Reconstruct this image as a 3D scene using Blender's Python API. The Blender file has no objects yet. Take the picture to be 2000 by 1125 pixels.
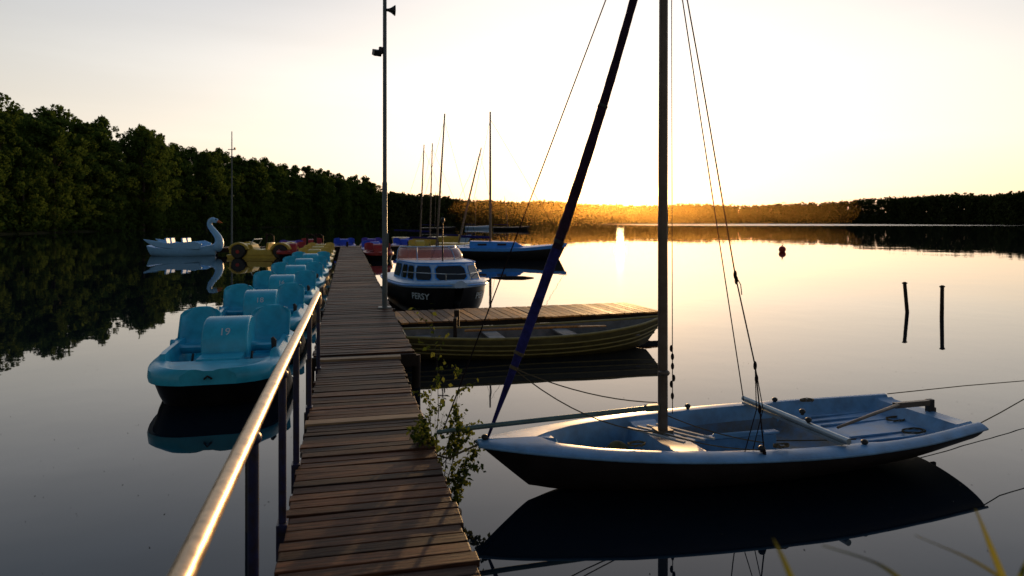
import bpy, math, random
import numpy as np
from mathutils import Vector, Matrix, Euler
random.seed(5); np.random.seed(5)
R=math.radians
sc=bpy.context.scene
COL=sc.collection
sc.view_settings.view_transform='Standard'
sc.view_settings.look='None'
sc.view_settings.exposure=0

# ------------------------------------------------------------ materials
def nmat(name):
    m=bpy.data.materials.new(name); m.use_nodes=True
    nt=m.node_tree; b=nt.nodes['Principled BSDF']
    return m,nt,b
def paint(name,col,rough=0.45,metal=0.0,var=0.25,scale=6.0,bump=0.1,tint=False,dirt=None,coat=0.0,trans=0.0,stretch=(1,1,1),bdist=0.01,spec=0.5):
    m,nt,b=nmat(name); N=nt.nodes; L=nt.links
    tc=N.new('ShaderNodeTexCoord'); mp=N.new('ShaderNodeMapping'); mp.inputs['Scale'].default_value=stretch
    L.new(tc.outputs['Object'],mp.inputs['Vector'])
    n=N.new('ShaderNodeTexNoise'); n.inputs['Scale'].default_value=scale; n.inputs['Detail'].default_value=6; n.inputs['Roughness'].default_value=0.65
    L.new(mp.outputs['Vector'],n.inputs['Vector'])
    cr=N.new('ShaderNodeValToRGB')
    lo=[c*(1-var) for c in col]; hi=[min(1,c*(1+var)) for c in col]
    if dirt: lo=list(dirt)
    cr.color_ramp.elements[0].position=0.3; cr.color_ramp.elements[1].position=0.68
    cr.color_ramp.elements[0].color=(*lo,1); cr.color_ramp.elements[1].color=(*hi,1)
    L.new(n.outputs['Fac'],cr.inputs['Fac'])
    out=cr.outputs['Color']
    if tint:
        at=N.new('ShaderNodeAttribute'); at.attribute_name='tint'
        mr=N.new('ShaderNodeMapRange'); mr.inputs['To Min'].default_value=0.35; mr.inputs['To Max'].default_value=1.9
        L.new(at.outputs['Fac'],mr.inputs['Value'])
        mx=N.new('ShaderNodeVectorMath'); mx.operation='SCALE'
        L.new(out,mx.inputs[0]); L.new(mr.outputs['Result'],mx.inputs['Scale']); out=mx.outputs[0]
        # worn grey blotches
        n3=N.new('ShaderNodeTexNoise'); n3.inputs['Scale'].default_value=2.2; n3.inputs['Detail'].default_value=4
        L.new(tc.outputs['Object'],n3.inputs['Vector'])
        m3=N.new('ShaderNodeMapRange'); m3.inputs['From Min'].default_value=0.42; m3.inputs['From Max'].default_value=0.7; m3.inputs['To Max'].default_value=0.55
        L.new(n3.outputs['Fac'],m3.inputs['Value'])
        mx3=N.new('ShaderNodeMix'); mx3.data_type='RGBA'; g=sum(col)/3
        L.new(m3.outputs['Result'],mx3.inputs['Factor']); L.new(out,mx3.inputs['A']); mx3.inputs['B'].default_value=(g*0.75,g*0.62,g*0.55,1)
        out=mx3.outputs['Result']
    L.new(out,b.inputs['Base Color'])
    rr=N.new('ShaderNodeMapRange'); rr.inputs['To Min'].default_value=max(0.02,rough-0.12); rr.inputs['To Max'].default_value=min(1,rough+0.15)
    L.new(n.outputs['Fac'],rr.inputs['Value']); L.new(rr.outputs['Result'],b.inputs['Roughness'])
    b.inputs['Metallic'].default_value=metal
    b.inputs['Coat Weight'].default_value=coat
    b.inputs['Specular IOR Level'].default_value=spec
    b.inputs['Transmission Weight'].default_value=trans
    if bump>0:
        bp=N.new('ShaderNodeBump'); bp.inputs['Strength'].default_value=bump; bp.inputs['Distance'].default_value=bdist
        L.new(n.outputs['Fac'],bp.inputs['Height']); L.new(bp.outputs['Normal'],b.inputs['Normal'])
    return m
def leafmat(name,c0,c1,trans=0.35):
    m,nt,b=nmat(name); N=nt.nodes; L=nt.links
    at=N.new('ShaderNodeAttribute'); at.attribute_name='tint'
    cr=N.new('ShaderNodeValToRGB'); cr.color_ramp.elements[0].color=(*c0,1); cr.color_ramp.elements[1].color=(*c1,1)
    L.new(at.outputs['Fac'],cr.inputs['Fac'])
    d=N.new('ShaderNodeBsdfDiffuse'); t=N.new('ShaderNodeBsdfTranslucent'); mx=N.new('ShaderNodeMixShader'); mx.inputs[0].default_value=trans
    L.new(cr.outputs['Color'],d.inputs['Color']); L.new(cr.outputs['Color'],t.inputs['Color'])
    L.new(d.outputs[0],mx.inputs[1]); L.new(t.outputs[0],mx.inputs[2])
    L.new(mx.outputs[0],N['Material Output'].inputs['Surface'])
    return m
M={}
M['wood']=paint('pier_wood',(0.082,0.032,0.016),0.55,var=0.75,scale=9,bump=0.7,tint=True,stretch=(0.6,6,6),bdist=0.008,spec=0.10)
M['woodlight']=paint('pale_board',(0.36,0.23,0.13),0.6,var=0.4,scale=8,bump=0.4,stretch=(0.6,6,6),bdist=0.004,spec=0.2)
M['woodsunlit']=paint('sunlit_dock_wood',(0.48,0.21,0.055),0.6,var=0.5,scale=7,bump=0.5,tint=True,stretch=(6,0.6,6),bdist=0.005,spec=0.2)  # orange of the low sun is put into this wood colour
M['beam']=paint('beam_wood',(0.030,0.02,0.015),0.7,var=0.4,bump=0.4,spec=0.2)
M['rail']=paint('rail_metal',(0.66,0.47,0.29),0.36,metal=0.75,var=0.25,scale=14,bump=0.15,dirt=(0.36,0.24,0.14))
M['railpost']=paint('blue_post_paint',(0.010,0.014,0.065),0.4,var=0.4,scale=20,bump=0.2,dirt=(0.02,0.012,0.01))
M['pole']=paint('galvanised_pole',(0.10,0.12,0.13),0.45,metal=0.3,var=0.3,bump=0.1)
M['dark']=paint('dark_metal',(0.015,0.015,0.017),0.5,var=0.3)
M['silver']=paint('aluminium_spar',(0.36,0.42,0.46),0.36,metal=0.6,var=0.15,scale=12,bump=0.05)
M['batten']=paint('worn_batten',(0.30,0.34,0.38),0.55,var=0.25,scale=12,bump=0.05,spec=0.2)
M['boom']=paint('weathered_spar',(0.12,0.18,0.17),0.4,metal=0.3,var=0.25,scale=12,bump=0.05)
M['mast']=paint('mast_alloy',(0.13,0.10,0.08),0.42,metal=0.4,var=0.3,scale=8,bump=0.08)
M['rope']=paint('rope_fibre',(0.13,0.10,0.06),0.9,var=0.4,scale=60,bump=0.3,spec=0.1)
M['wire']=paint('rigging_wire',(0.022,0.014,0.014),0.8,var=0.2,spec=0.05)
M['sail']=paint('furled_sail_cover',(0.022,0.022,0.13),0.8,var=0.5,scale=14,bump=0.5,dirt=(0.012,0.010,0.045),spec=0.15)
M['sail2']=paint('sun_faded_cover',(0.034,0.016,0.034),0.8,var=0.4,scale=14,bump=0.5,spec=0.15)
M['gelblue']=paint('pale_blue_gelcoat',(0.15,0.35,0.62),0.38,var=0.16,scale=5,bump=0.06,dirt=(0.11,0.22,0.38))
M['hullbrown']=paint('backlit_hull_shade',(0.028,0.021,0.021),0.42,var=0.35,scale=4,bump=0.05,spec=0.35)  # backlit shade of the hull side is put into this dark colour
M['inner']=paint('cockpit_grey',(0.08,0.15,0.26),0.6,var=0.5,scale=6,bump=0.1,dirt=(0.16,0.115,0.05))
M['canvas']=paint('olive_canvas',(0.13,0.11,0.045),0.9,var=0.4,scale=12,bump=0.5)
M['turq']=paint('turquoise_plastic',(0.035,0.50,0.72),0.32,var=0.12,scale=4,bump=0.04,dirt=(0.025,0.36,0.54))
M['yel']=paint('yellow_plastic',(0.62,0.44,0.07),0.4,var=0.15,scale=4,bump=0.04)
M['red']=paint('red_plastic',(0.36,0.02,0.02),0.4,var=0.15,scale=4,bump=0.04)
M['blu']=paint('blue_plastic',(0.02,0.07,0.60),0.4,var=0.15,scale=4,bump=0.04)
M['pur']=paint('violet_plastic',(0.10,0.05,0.42),0.4,var=0.15,scale=4,bump=0.04)
M['black']=paint('black_hull',(0.012,0.011,0.012),0.35,var=0.4,scale=5,bump=0.04)
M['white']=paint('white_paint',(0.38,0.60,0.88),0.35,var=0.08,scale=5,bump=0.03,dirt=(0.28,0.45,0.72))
M['swan']=paint('swan_shade_blue',(0.28,0.58,0.96),0.4,var=0.08,scale=5,bump=0.03)  # white swan; the blue cast of its shaded side is painted in
M['ltext']=paint('pale_lettering',(0.60,0.70,0.78),0.5,var=0.1)
M['orange']=paint('orange_paint',(0.7,0.16,0.02),0.4,var=0.1)
M['glass']=paint('dark_window_glass',(0.02,0.022,0.028),0.06,var=0.1,bump=0)
M['olive']=paint('olive_boat_paint',(0.090,0.072,0.022),0.42,var=0.35,scale=5,bump=0.08)
M['olivelt']=paint('olive_rim_paint',(0.28,0.21,0.055),0.4,var=0.3,scale=8,bump=0.08)
M['rowin']=paint('rowboat_inside',(0.17,0.165,0.17),0.6,var=0.35,scale=6,bump=0.15)
M['buoy']=paint('buoy_red',(0.35,0.02,0.015),0.4,var=0.2)
M['bluestripe']=paint('blue_deck_paint',(0.04,0.30,0.92),0.35,var=0.15)
M['bark']=paint('bark',(0.05,0.038,0.028),0.9,var=0.4,scale=3,bump=0.5)
M['land']=paint('woodland_soil',(0.022,0.026,0.012),0.95,var=0.5,scale=0.2,bump=0.2,spec=0.05)
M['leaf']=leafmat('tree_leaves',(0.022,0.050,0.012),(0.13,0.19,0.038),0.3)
M['farleaf']=leafmat('far_leaves',(0.020,0.034,0.012),(0.07,0.08,0.024),0.22)
M['birch']=leafmat('sapling_leaves',(0.03,0.055,0.010),(0.15,0.17,0.035),0.5)
M['reed']=leafmat('reed_blade',(0.11,0.13,0.02),(0.24,0.23,0.045),0.45)
m,nt,b=nmat('pink_screen'); b.inputs['Base Color'].default_value=(0.55,0.26,0.22,1); b.inputs['Roughness'].default_value=0.12; b.inputs['Alpha'].default_value=0.5
M['pink']=m
# water
m,nt,b=nmat('lake_water'); N=nt.nodes; L=nt.links
b.inputs['Base Color'].default_value=(0.006,0.012,0.020,1); b.inputs['IOR'].default_value=1.55
geo=N.new('ShaderNodeNewGeometry')
n1=N.new('ShaderNodeTexNoise'); n1.inputs['Scale'].default_value=0.9; n1.inputs['Detail'].default_value=2
n2=N.new('ShaderNodeTexNoise'); n2.inputs['Scale'].default_value=0.12; n2.inputs['Detail'].default_value=2
L.new(geo.outputs['Position'],n1.inputs['Vector']); L.new(geo.outputs['Position'],n2.inputs['Vector'])
b1=N.new('ShaderNodeBump'); b1.inputs['Strength'].default_value=1; b1.inputs['Distance'].default_value=0.0022
b2=N.new('ShaderNodeBump'); b2.inputs['Strength'].default_value=1; b2.inputs['Distance'].default_value=0.012
L.new(n1.outputs['Fac'],b1.inputs['Height']); L.new(n2.outputs['Fac'],b2.inputs['Height'])
L.new(b1.outputs['Normal'],b2.inputs['Normal']); L.new(b2.outputs['Normal'],b.inputs['Normal'])
# breeze-ruffled strip near the far shore
sx_=N.new('ShaderNodeSeparateXYZ'); L.new(geo.outputs['Position'],sx_.inputs[0])
def mrn(src,a,b_,c0,c1):
    q=N.new('ShaderNodeMapRange'); q.interpolation_type='SMOOTHSTEP'
    for k,v in zip(('From Min','From Max','To Min','To Max'),(a,b_,c0,c1)): q.inputs[k].default_value=v
    L.new(src,q.inputs['Value']); return q.outputs['Result']
ry=mrn(sx_.outputs['Y'],300,380,0,1); rx=mrn(sx_.outputs['X'],40,110,0,1); rx2=mrn(sx_.outputs['X'],240,290,1,0)
def mul(a,b_):
    q=N.new('ShaderNodeMath'); q.operation='MULTIPLY'
    for i,x in enumerate((a,b_)):
        if isinstance(x,float): q.inputs[i].default_value=x
        else: L.new(x,q.inputs[i])
    return q.outputs[0]
rg=mul(mul(mul(ry,rx),rx2),0.24)
q=N.new('ShaderNodeMath'); q.operation='ADD'; q.inputs[1].default_value=0.015; L.new(rg,q.inputs[0]); L.new(q.outputs[0],b.inputs['Roughness'])
M['water']=m

# ------------------------------------------------------------ mesh builder
class MB:
    def __init__(s): s.v=[];s.f=[];s.m=[];s.t=[]
    def add(s,vs,fs,mi=0,tint=0.5):
        o=len(s.v); s.v.extend([tuple(p) for p in vs])
        for f in fs:
            s.f.append(tuple(i+o for i in f)); s.m.append(mi); s.t.append(tint)
    def box(s,c,d,rot=None,mi=0,tint=0.5,taper=1.0):
        hx,hy,hz=d[0]/2,d[1]/2,d[2]/2
        vs=[]
        for z in(-1,1):
            k=taper if z>0 else 1
            for x,y in((-1,-1),(1,-1),(1,1),(-1,1)):
                p=Vector((x*hx*k,y*hy*k,z*hz))
                if rot is not None: p=rot@p
                vs.append(p+Vector(c))
        s.add(vs,[(3,2,1,0),(4,5,6,7),(0,1,5,4),(1,2,6,5),(2,3,7,6),(3,0,4,7)],mi,tint)
    def tube(s,pts,r,n=8,mi=0,tint=0.5,cap=True):
        pts=[Vector(p) for p in pts]; k=len(pts)
        rs=r if isinstance(r,(list,tuple)) else [r]*k
        vs=[];ref=None
        for i,p in enumerate(pts):
            t=(pts[min(i+1,k-1)]-pts[max(i-1,0)]).normalized()
            if ref is None:
                ref=Vector((0,0,1)) if abs(t.z)<0.9 else Vector((1,0,0))
            a=t.cross(ref)
            if a.length<1e-4: a=t.orthogonal()
            a.normalize(); b_=a.cross(t).normalized(); ref=b_
            for j in range(n):
                q=2*math.pi*j/n
                vs.append(p+(a*math.cos(q)+b_*math.sin(q))*rs[i])
        fs=[]
        for i in range(k-1):
            for j in range(n):
                j2=(j+1)%n
                fs.append((i*n+j,i*n+j2,(i+1)*n+j2,(i+1)*n+j))
        if cap:
            fs.append(tuple(range(n))[::-1]); fs.append(tuple((k-1)*n+j for j in range(n)))
        s.add(vs,fs,mi,tint)
    def grid(s,rows,mi=0,tint=0.5,close=False):
        n=len(rows[0]); vs=[p for r in rows for p in r]; fs=[]
        for i in range(len(rows)-1):
            for j in range(n-1 if not close else n):
                j2=(j+1)%n
                fs.append((i*n+j,i*n+j2,(i+1)*n+j2,(i+1)*n+j))
        s.add(vs,fs,mi,tint)
    def ell(s,c,rad,mi=0,tint=0.5,nu=14,nv=9,rot=None):
        rows=[]
        for i in range(nv+1):
            ph=math.pi*i/nv-math.pi/2; row=[]
            for j in range(nu):
                th=2*math.pi*j/nu
                p=Vector((rad[0]*math.cos(ph)*math.cos(th),rad[1]*math.cos(ph)*math.sin(th),rad[2]*math.sin(ph)))
                if rot is not None: p=rot@p
                row.append(p+Vector(c))
            rows.append(row)
        s.grid(rows,mi,tint,close=True)
    def extr(s,poly,a,b_,axis='y',mi=0,tint=0.5):
        def P(u,v,w):
            return {'y':(u,w,v),'x':(w,u,v),'z':(u,v,w)}[axis]
        n=len(poly)
        vs=[P(u,v,a) for u,v in poly]+[P(u,v,b_) for u,v in poly]
        fs=[tuple(range(n)),tuple(range(2*n-1,n-1,-1))]+[(i,i+n,(i+1)%n+n,(i+1)%n) for i in range(n)]
        s.add(vs,fs,mi,tint)
    def obj(s,name,mats,parent=None,smooth=True,bevel=0,solid=0,label=None,angle=38,sub=0):
        me=bpy.data.meshes.new(name); me.from_pydata(s.v,[],s.f)
        for mm in (mats if isinstance(mats,(list,tuple)) else [mats]): me.materials.append(mm)
        me.polygons.foreach_set('material_index',s.m)
        a=me.attributes.new('tint','FLOAT','FACE'); a.data.foreach_set('value',s.t)
        if smooth:
            me.polygons.foreach_set('use_smooth',[True]*len(s.f))
        me.update()
        if smooth: me.set_sharp_from_angle(angle=R(angle))
        o=bpy.data.objects.new(name,me); COL.objects.link(o)
        if parent: o.parent=parent
        if solid:
            md=o.modifiers.new('solid','SOLIDIFY'); md.thickness=solid; md.offset=0
        if sub:
            md=o.modifiers.new('sub','SUBSURF'); md.levels=sub; md.render_levels=sub
        if bevel:
            md=o.modifiers.new('bev','BEVEL'); md.width=bevel; md.segments=2; md.limit_method='ANGLE'
        if label: o['label']=label
        return o
def thing(name,label,cat,loc=(0,0,0),rz=0,group=None,kind=None,rot=None):
    e=bpy.data.objects.new(name,None); COL.objects.link(e)
    e.empty_display_size=0.2
    e.location=loc; e.rotation_euler=rot if rot else (0,0,rz)
    e['label']=label; e['category']=cat
    if group: e['group']=group
    if kind: e['kind']=kind
    return e
def mark(o,label,cat,group=None,kind=None):
    o['label']=label; o['category']=cat
    if group:o['group']=group
    if kind:o['kind']=kind
    return o
def clone(t,loc,rz,scale=(1,1,1)):
    n=t.copy(); COL.objects.link(n); n.location=loc; n.rotation_euler=(0,0,rz); n.scale=scale
    for c in t.children:
        k=c.copy(); COL.objects.link(k); k.parent=n
    return n
def textmesh(body,size):
    cu=bpy.data.curves.new('t','FONT'); cu.body=body; cu.size=size; cu.align_x='CENTER'; cu.align_y='CENTER'; cu.resolution_u=4
    cu.offset=size*0.012
    o=bpy.data.objects.new('t',cu); COL.objects.link(o)
    dg=bpy.context.evaluated_depsgraph_get(); dg.update()
    me=bpy.data.meshes.new_from_object(o.evaluated_get(dg))
    vs=[(v.co.x,v.co.y) for v in me.vertices]; fs=[tuple(p.vertices) for p in me.polygons]
    bpy.data.objects.remove(o); bpy.data.meshes.remove(me)
    return vs,fs
def lerp_tab(tab,t):
    for i in range(len(tab)-1):
        a,b_=tab[i],tab[i+1]
        if t<=b_[0]:
            k=(t-a[0])/(b_[0]-a[0]) if b_[0]>a[0] else 0
            k=max(0,min(1,k))
            return a[1]+(b_[1]-a[1])*k
    return tab[-1][1]
def smooth_tab(tab,t):
    n=len(tab)
    for i in range(n-1):
        if t<=tab[i+1][0] or i==n-2:
            x0,y0=tab[i];x1,y1=tab[i+1]
            k=max(0,min(1,(t-x0)/(x1-x0)))
            m0=(y1-tab[i-1][1])/(x1-tab[i-1][0]) if i>0 else (y1-y0)/(x1-x0)
            m1=(tab[i+2][1]-y0)/(tab[i+2][0]-x0) if i+2<n else (y1-y0)/(x1-x0)
            h=x1-x0
            return (2*k**3-3*k**2+1)*y0+(k**3-2*k*k+k)*h*m0+(-2*k**3+3*k*k)*y1+(k**3-k*k)*h*m1

# pier axes
AX=R(13.57)
dv=Vector((-math.sin(AX),math.cos(AX),0)); rv=Vector((math.cos(AX),math.sin(AX),0))
def PL(off,along,z=0): 
    p=rv*off+dv*along; return (p.x,p.y,z)

# ------------------------------------------------------------ camera
cam=bpy.data.cameras.new('camera'); co=bpy.data.objects.new('camera',cam); COL.objects.link(co)
co.location=(0,0,2.15); co.rotation_euler=(R(90),0,0)
cam.lens=24; cam.sensor_width=36; cam.shift_y=-0.0652; cam.clip_end=6000; cam.clip_start=0.05
cam.dof.use_dof=True; cam.dof.focus_distance=7.5; cam.dof.aperture_fstop=2.8
sc.camera=co

# ------------------------------------------------------------ sky + sun
SEL=R(2.35); SAZ=R(9.0)
S=Vector((math.sin(SAZ)*math.cos(SEL),math.cos(SAZ)*math.cos(SEL),math.sin(SEL)))
w=bpy.data.worlds.new('World'); sc.world=w; w.use_nodes=True
N=w.node_tree.nodes; L=w.node_tree.links
bg=N['Background']; outw=N['World Output']
sky=N.new('ShaderNodeTexSky'); sky.sky_type='NISHITA'; sky.sun_disc=False; sky.sun_elevation=SEL; sky.sun_rotation=SAZ
L.new(sky.outputs[0],bg.inputs['Color']); bg.inputs['Strength'].default_value=0.05
tc=N.new('ShaderNodeTexCoord')
nrm=N.new('ShaderNodeVectorMath'); nrm.operation='NORMALIZE'; L.new(tc.outputs['Generated'],nrm.inputs[0])
sep=N.new('ShaderNodeSeparateXYZ'); L.new(nrm.outputs[0],sep.inputs[0])
dot=N.new('ShaderNodeVectorMath'); dot.operation='DOT_PRODUCT'; L.new(nrm.outputs[0],dot.inputs[0]); dot.inputs[1].default_value=S
cr=N.new('ShaderNodeValToRGB'); els=cr.color_ramp.elements
els[0].position=0.0; els[0].color=(0.86,0.58,0.39,1)
els[1].position=1.0; els[1].color=(0.07,0.12,0.20,1)
for p,c in((0.045,(0.84,0.66,0.50)),(0.11,(0.78,0.70,0.62)),(0.20,(0.70,0.67,0.64)),(0.28,(0.55,0.55,0.57)),(0.38,(0.33,0.37,0.44)),(0.55,(0.17,0.23,0.33))):
    e=els.new(p); e.color=(*c,1)
L.new(sep.outputs['Z'],cr.inputs['Fac'])
def mth(op,a,b_=None,cl=False):
    n=N.new('ShaderNodeMath'); n.operation=op; n.use_clamp=cl
    for i,x in enumerate((a,b_)):
        if x is None: continue
        if isinstance(x,(int,float)): n.inputs[i].default_value=x
        else: L.new(x,n.inputs[i])
    return n.outputs[0]
c=dot.outputs['Value']
az=N.new('ShaderNodeMapRange'); az.interpolation_type='SMOOTHSTEP'
az.inputs['From Min'].default_value=-0.3; az.inputs['From Max'].default_value=1.0; az.inputs['To Min'].default_value=0.24; az.inputs['To Max'].default_value=1.0
L.new(c,az.inputs['Value'])
cp=mth('MAXIMUM',c,0.0)
g1=mth('POWER',cp,9.0); g2=mth('POWER',cp,160.0)
def scl(col,f):
    n=N.new('ShaderNodeVectorMath'); n.operation='SCALE'
    if isinstance(col,tuple): n.inputs[0].default_value=col
    else: L.new(col,n.inputs[0])
    L.new(f,n.inputs['Scale']); return n.outputs[0]
def vadd(a,b_):
    n=N.new('ShaderNodeVectorMath'); n.operation='ADD'; L.new(a,n.inputs[0]); L.new(b_,n.inputs[1]); return n.outputs[0]
mpn=N.new('ShaderNodeMapping'); mpn.inputs['Scale'].default_value=(1.2,1.2,9); mpn.inputs['Rotation'].default_value=(0.15,0.1,0)
L.new(nrm.outputs[0],mpn.inputs['Vector'])
cn=N.new('ShaderNodeTexNoise'); cn.inputs['Scale'].default_value=1.6; cn.inputs['Detail'].default_value=5; L.new(mpn.outputs[0],cn.inputs['Vector'])
cm=N.new('ShaderNodeMapRange'); cm.inputs['From Min'].default_value=0.45; cm.inputs['From Max'].default_value=0.8; cm.inputs['To Min'].default_value=1.0; cm.inputs['To Max'].default_value=1.1
L.new(cn.outputs['Fac'],cm.inputs['Value'])
base=scl(scl(cr.outputs['Color'],az.outputs['Result']),cm.outputs['Result'])
tot=vadd(vadd(base,scl((0.66,0.55,0.44),g1)),scl((0.7,0.42,0.14),g2))
bg2=N.new('ShaderNodeBackground'); L.new(tot,bg2.inputs['Color']); bg2.inputs['Strength'].default_value=1.0
ad=N.new('ShaderNodeAddShader'); L.new(bg.outputs[0],ad.inputs[0]); L.new(bg2.outputs[0],ad.inputs[1]); L.new(ad.outputs[0],outw.inputs['Surface'])
sl=bpy.data.lights.new('sun','SUN'); sl.energy=3.6; sl.angle=R(0.6); sl.color=(1,0.58,0.24)
so=bpy.data.objects.new('sun',sl); COL.objects.link(so); so.rotation_euler=(-S).to_track_quat('-Z','Y').to_euler(); so.location=(20,100,40)

# ------------------------------------------------------------ water, land
mb=MB(); mb.add([(-3000,-500,0),(3000,-500,0),(3000,4500,0),(-3000,4500,0)],[(0,1,2,3)])
o=mb.obj('lake_water',M['water'],smooth=False); mark(o,'calm mirror-like lake water at sunset','water',kind='structure')
shore=[(-60,-40),(-70,20),(-78,70),(-77,88),(-82.5,110),(-86,135),(-89,170),(-89,215),(-84,280),(-70,360),(-48,430),(0,540),(90,640),(232,680),(330,620),(352,520),(335,440),(324,360),(300,250),(260,100),(230,-40)]
def resample(pts,step):
    out=[]
    for i in range(len(pts)-1):
        a=Vector((*pts[i],0)); b_=Vector((*pts[i+1],0)); n=max(1,int((b_-a).length/step))
        for k in range(n): out.append(a.lerp(b_,k/n))
    out.append(Vector((*pts[-1],0))); return out
sp=resample(shore,6)
def outward(i,pts):
    t=(pts[min(i+1,len(pts)-1)]-pts[max(i-1,0)]).normalized()
    return Vector((-t.y,t.x,0))
rows=[]
for i,p in enumerate(sp):
    o_=outward(i,sp); j=random.uniform(-0.8,0.8)
    rows.append([p+o_*j+Vector((0,0,-0.3)),p+o_*(1+j)+Vector((0,0,0.25)),p+o_*8+Vector((0,0,0.8)),p+o_*22+Vector((0,0,8)),p+o_*60+Vector((0,0,11)),p+o_*300+Vector((0,0,11)),p+o_*1600+Vector((0,0,9))])
mb=MB(); mb.grid(rows); o=mb.obj('ground',M['land']); mark(o,'wooded lake bank with dark soil','ground',kind='structure')

# orange haze volume added before the far wood to make the sun's glow
mh_=bpy.data.materials.new('glow_haze_volume'); mh_.use_nodes=True; nt=mh_.node_tree; nt.nodes.remove(nt.nodes['Principled BSDF'])
vs_=nt.nodes.new('ShaderNodeVolumeScatter'); vs_.inputs['Density'].default_value=0.00024; vs_.inputs['Anisotropy'].default_value=0.88; vs_.inputs['Color'].default_value=(1,0.60,0.16,1)
nt.links.new(vs_.outputs[0],nt.nodes['Material Output'].inputs['Volume'])
mb=MB(); mb.ell((55,320,6),(85,135,17),nu=40,nv=24); o=mb.obj('sun_glow_haze',mh_); mark(o,'thin haze added for the golden sun glow over the lake','glow haze',kind='structure')

# ------------------------------------------------------------ trees
def leafcloud(centres,radii,count,size,rng,flat=0.8,inner=0.55,lv=0.4):
    V=[];F=[];T=[]
    for (c,r,ct) in zip(centres,radii,count):
        d=rng.normal(size=(ct,3)); d/=np.linalg.norm(d,axis=1)[:,None]
        rr=r*(inner+(1.15-inner)*rng.random(ct)**0.7)
        p=np.array(c)+d*rr[:,None]*np.array([1,1,flat])
        a=rng.normal(size=(ct,3)); a/=np.linalg.norm(a,axis=1)[:,None]
        b_=np.cross(a,rng.normal(size=(ct,3))); b_/=np.linalg.norm(b_,axis=1)[:,None]
        sz=size*(0.5+0.9*rng.random(ct))[:,None]
        q=np.stack([p-a*sz,p-b_*sz*0.6,p+a*sz,p+b_*sz*0.6],axis=1)
        V.append(q.reshape(-1,3))
        lobet=rng.random()*lv
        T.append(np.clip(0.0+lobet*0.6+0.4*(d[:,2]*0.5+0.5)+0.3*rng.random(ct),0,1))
    V=np.concatenate(V); T=np.concatenate(T); n=len(V)//4
    return V,np.arange(n*4).reshape(n,4),T
def cloudobj(name,V,F,T,mat,parent=None):
    me=bpy.data.meshes.new(name); me.from_pydata(V.tolist(),[],F.tolist()); me.materials.append(mat)
    a=me.attributes.new('tint','FLOAT','FACE'); a.data.foreach_set('value',T.astype(np.float32))
    o=bpy.data.objects.new(name,me); COL.objects.link(o)
    if parent:o.parent=parent
    return o
def make_tree(seed,H,Wd,loc,leaf=0.27,style=0):
    rng=np.random.default_rng(seed); rnd=random.Random(seed)
    t=thing('deciduous_tree','tall leafy green tree on the wooded lake shore','tree',loc,0,'trees along the lake shore')
    mb=MB(); 
    bend=[(rnd.uniform(-.3,.3),rnd.uniform(-.3,.3)) for _ in range(5)]
    pts=[(0,0,-0.5)]+[(bend[k][0]*k*0.5,bend[k][1]*k*0.5,H*0.2*(k+1)) for k in range(4)]
    mb.tube(pts,[0.36,0.3,0.24,0.16,0.06],8)
    cs=[];rs=[];ct=[]
    nl=30; tp=0.86 if style==0 else 0.95
    for k in range(nl):
        hf=(k+0.5)/nl
        z=H*(0.07+0.85*hf)+rnd.uniform(-.5,.5)
        prof=Wd*(math.sin(math.pi*min(1,hf**0.8*tp+0.12))**0.6)*rnd.uniform(0.75,1.1)
        an=k*2.4+rnd.uniform(-.6,.6); rr=prof*rnd.uniform(0.3,0.8)
        c_=(rr*math.cos(an),rr*math.sin(an),z)
        r_=Wd*rnd.uniform(0.22,0.46)*(1-0.45*hf)
        cs.append(c_);rs.append(r_);ct.append(int(270*(r_/(0.34*Wd))**1.6))
        if k%2==0:
            zz=max(1,z-2.2-rr*0.5)
            mb.tube([(0,0,zz),(c_[0]*.5,c_[1]*.5,zz+(z-zz)*.6),c_],[0.12,0.07,0.03],5)
    for k in range(46):
        an=rnd.uniform(0,6.28); hf=rnd.random()**0.8; rr=Wd*(rnd.uniform(.7,1.12)*math.sin(math.pi*min(1,hf*.86+.14))**.5)
        cs.append((rr*math.cos(an),rr*math.sin(an),H*(0.12+0.86*hf))); rs.append(Wd*rnd.uniform(.08,.2));ct.append(55)
    for k in range(5):
        cs.append((rnd.uniform(-.18,.18)*Wd,rnd.uniform(-.18,.18)*Wd,H*(0.84+0.03*k))); rs.append(Wd*(0.28-0.03*k)); ct.append(90)
    mb.obj('trunk',M['bark'],t)
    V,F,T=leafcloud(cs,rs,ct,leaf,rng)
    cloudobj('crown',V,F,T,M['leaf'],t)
    return t
left=[(-66,40),(-78,70),(-77,88),(-82.5,110),(-86,135),(-89,170),(-89,215),(-84,280),(-70,360)]
lp=resample(left,5.0)
spots=[]
for i,p in enumerate(lp):
    o_=outward(i,lp)
    for row in range(2):
        q=p+o_*(2.5+row*7+random.uniform(-1,1.5))+Vector((random.uniform(-1.5,1.5),random.uniform(-1.5,1.5),0.3+row*1.2))
        yy=p.y
        bh=20.5 if yy<125 else (24.0 if yy<260 else 23)
        h=bh+random.uniform(-5,1.5) if row==0 else bh+random.uniform(-2.5,2.6)
        spots.append((q,h))
protos=[make_tree(11,20,5.0,(0,0,0)),make_tree(12,20,5.7,(0,0,0)),make_tree(13,20,4.3,(0,0,0),style=1),make_tree(14,20,5.3,(0,0,0)),make_tree(15,20,4.3,(0,0,0),style=1),make_tree(16,20,4.9,(0,0,0)),make_tree(17,20,4.7,(0,0,0),style=1)]
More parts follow.
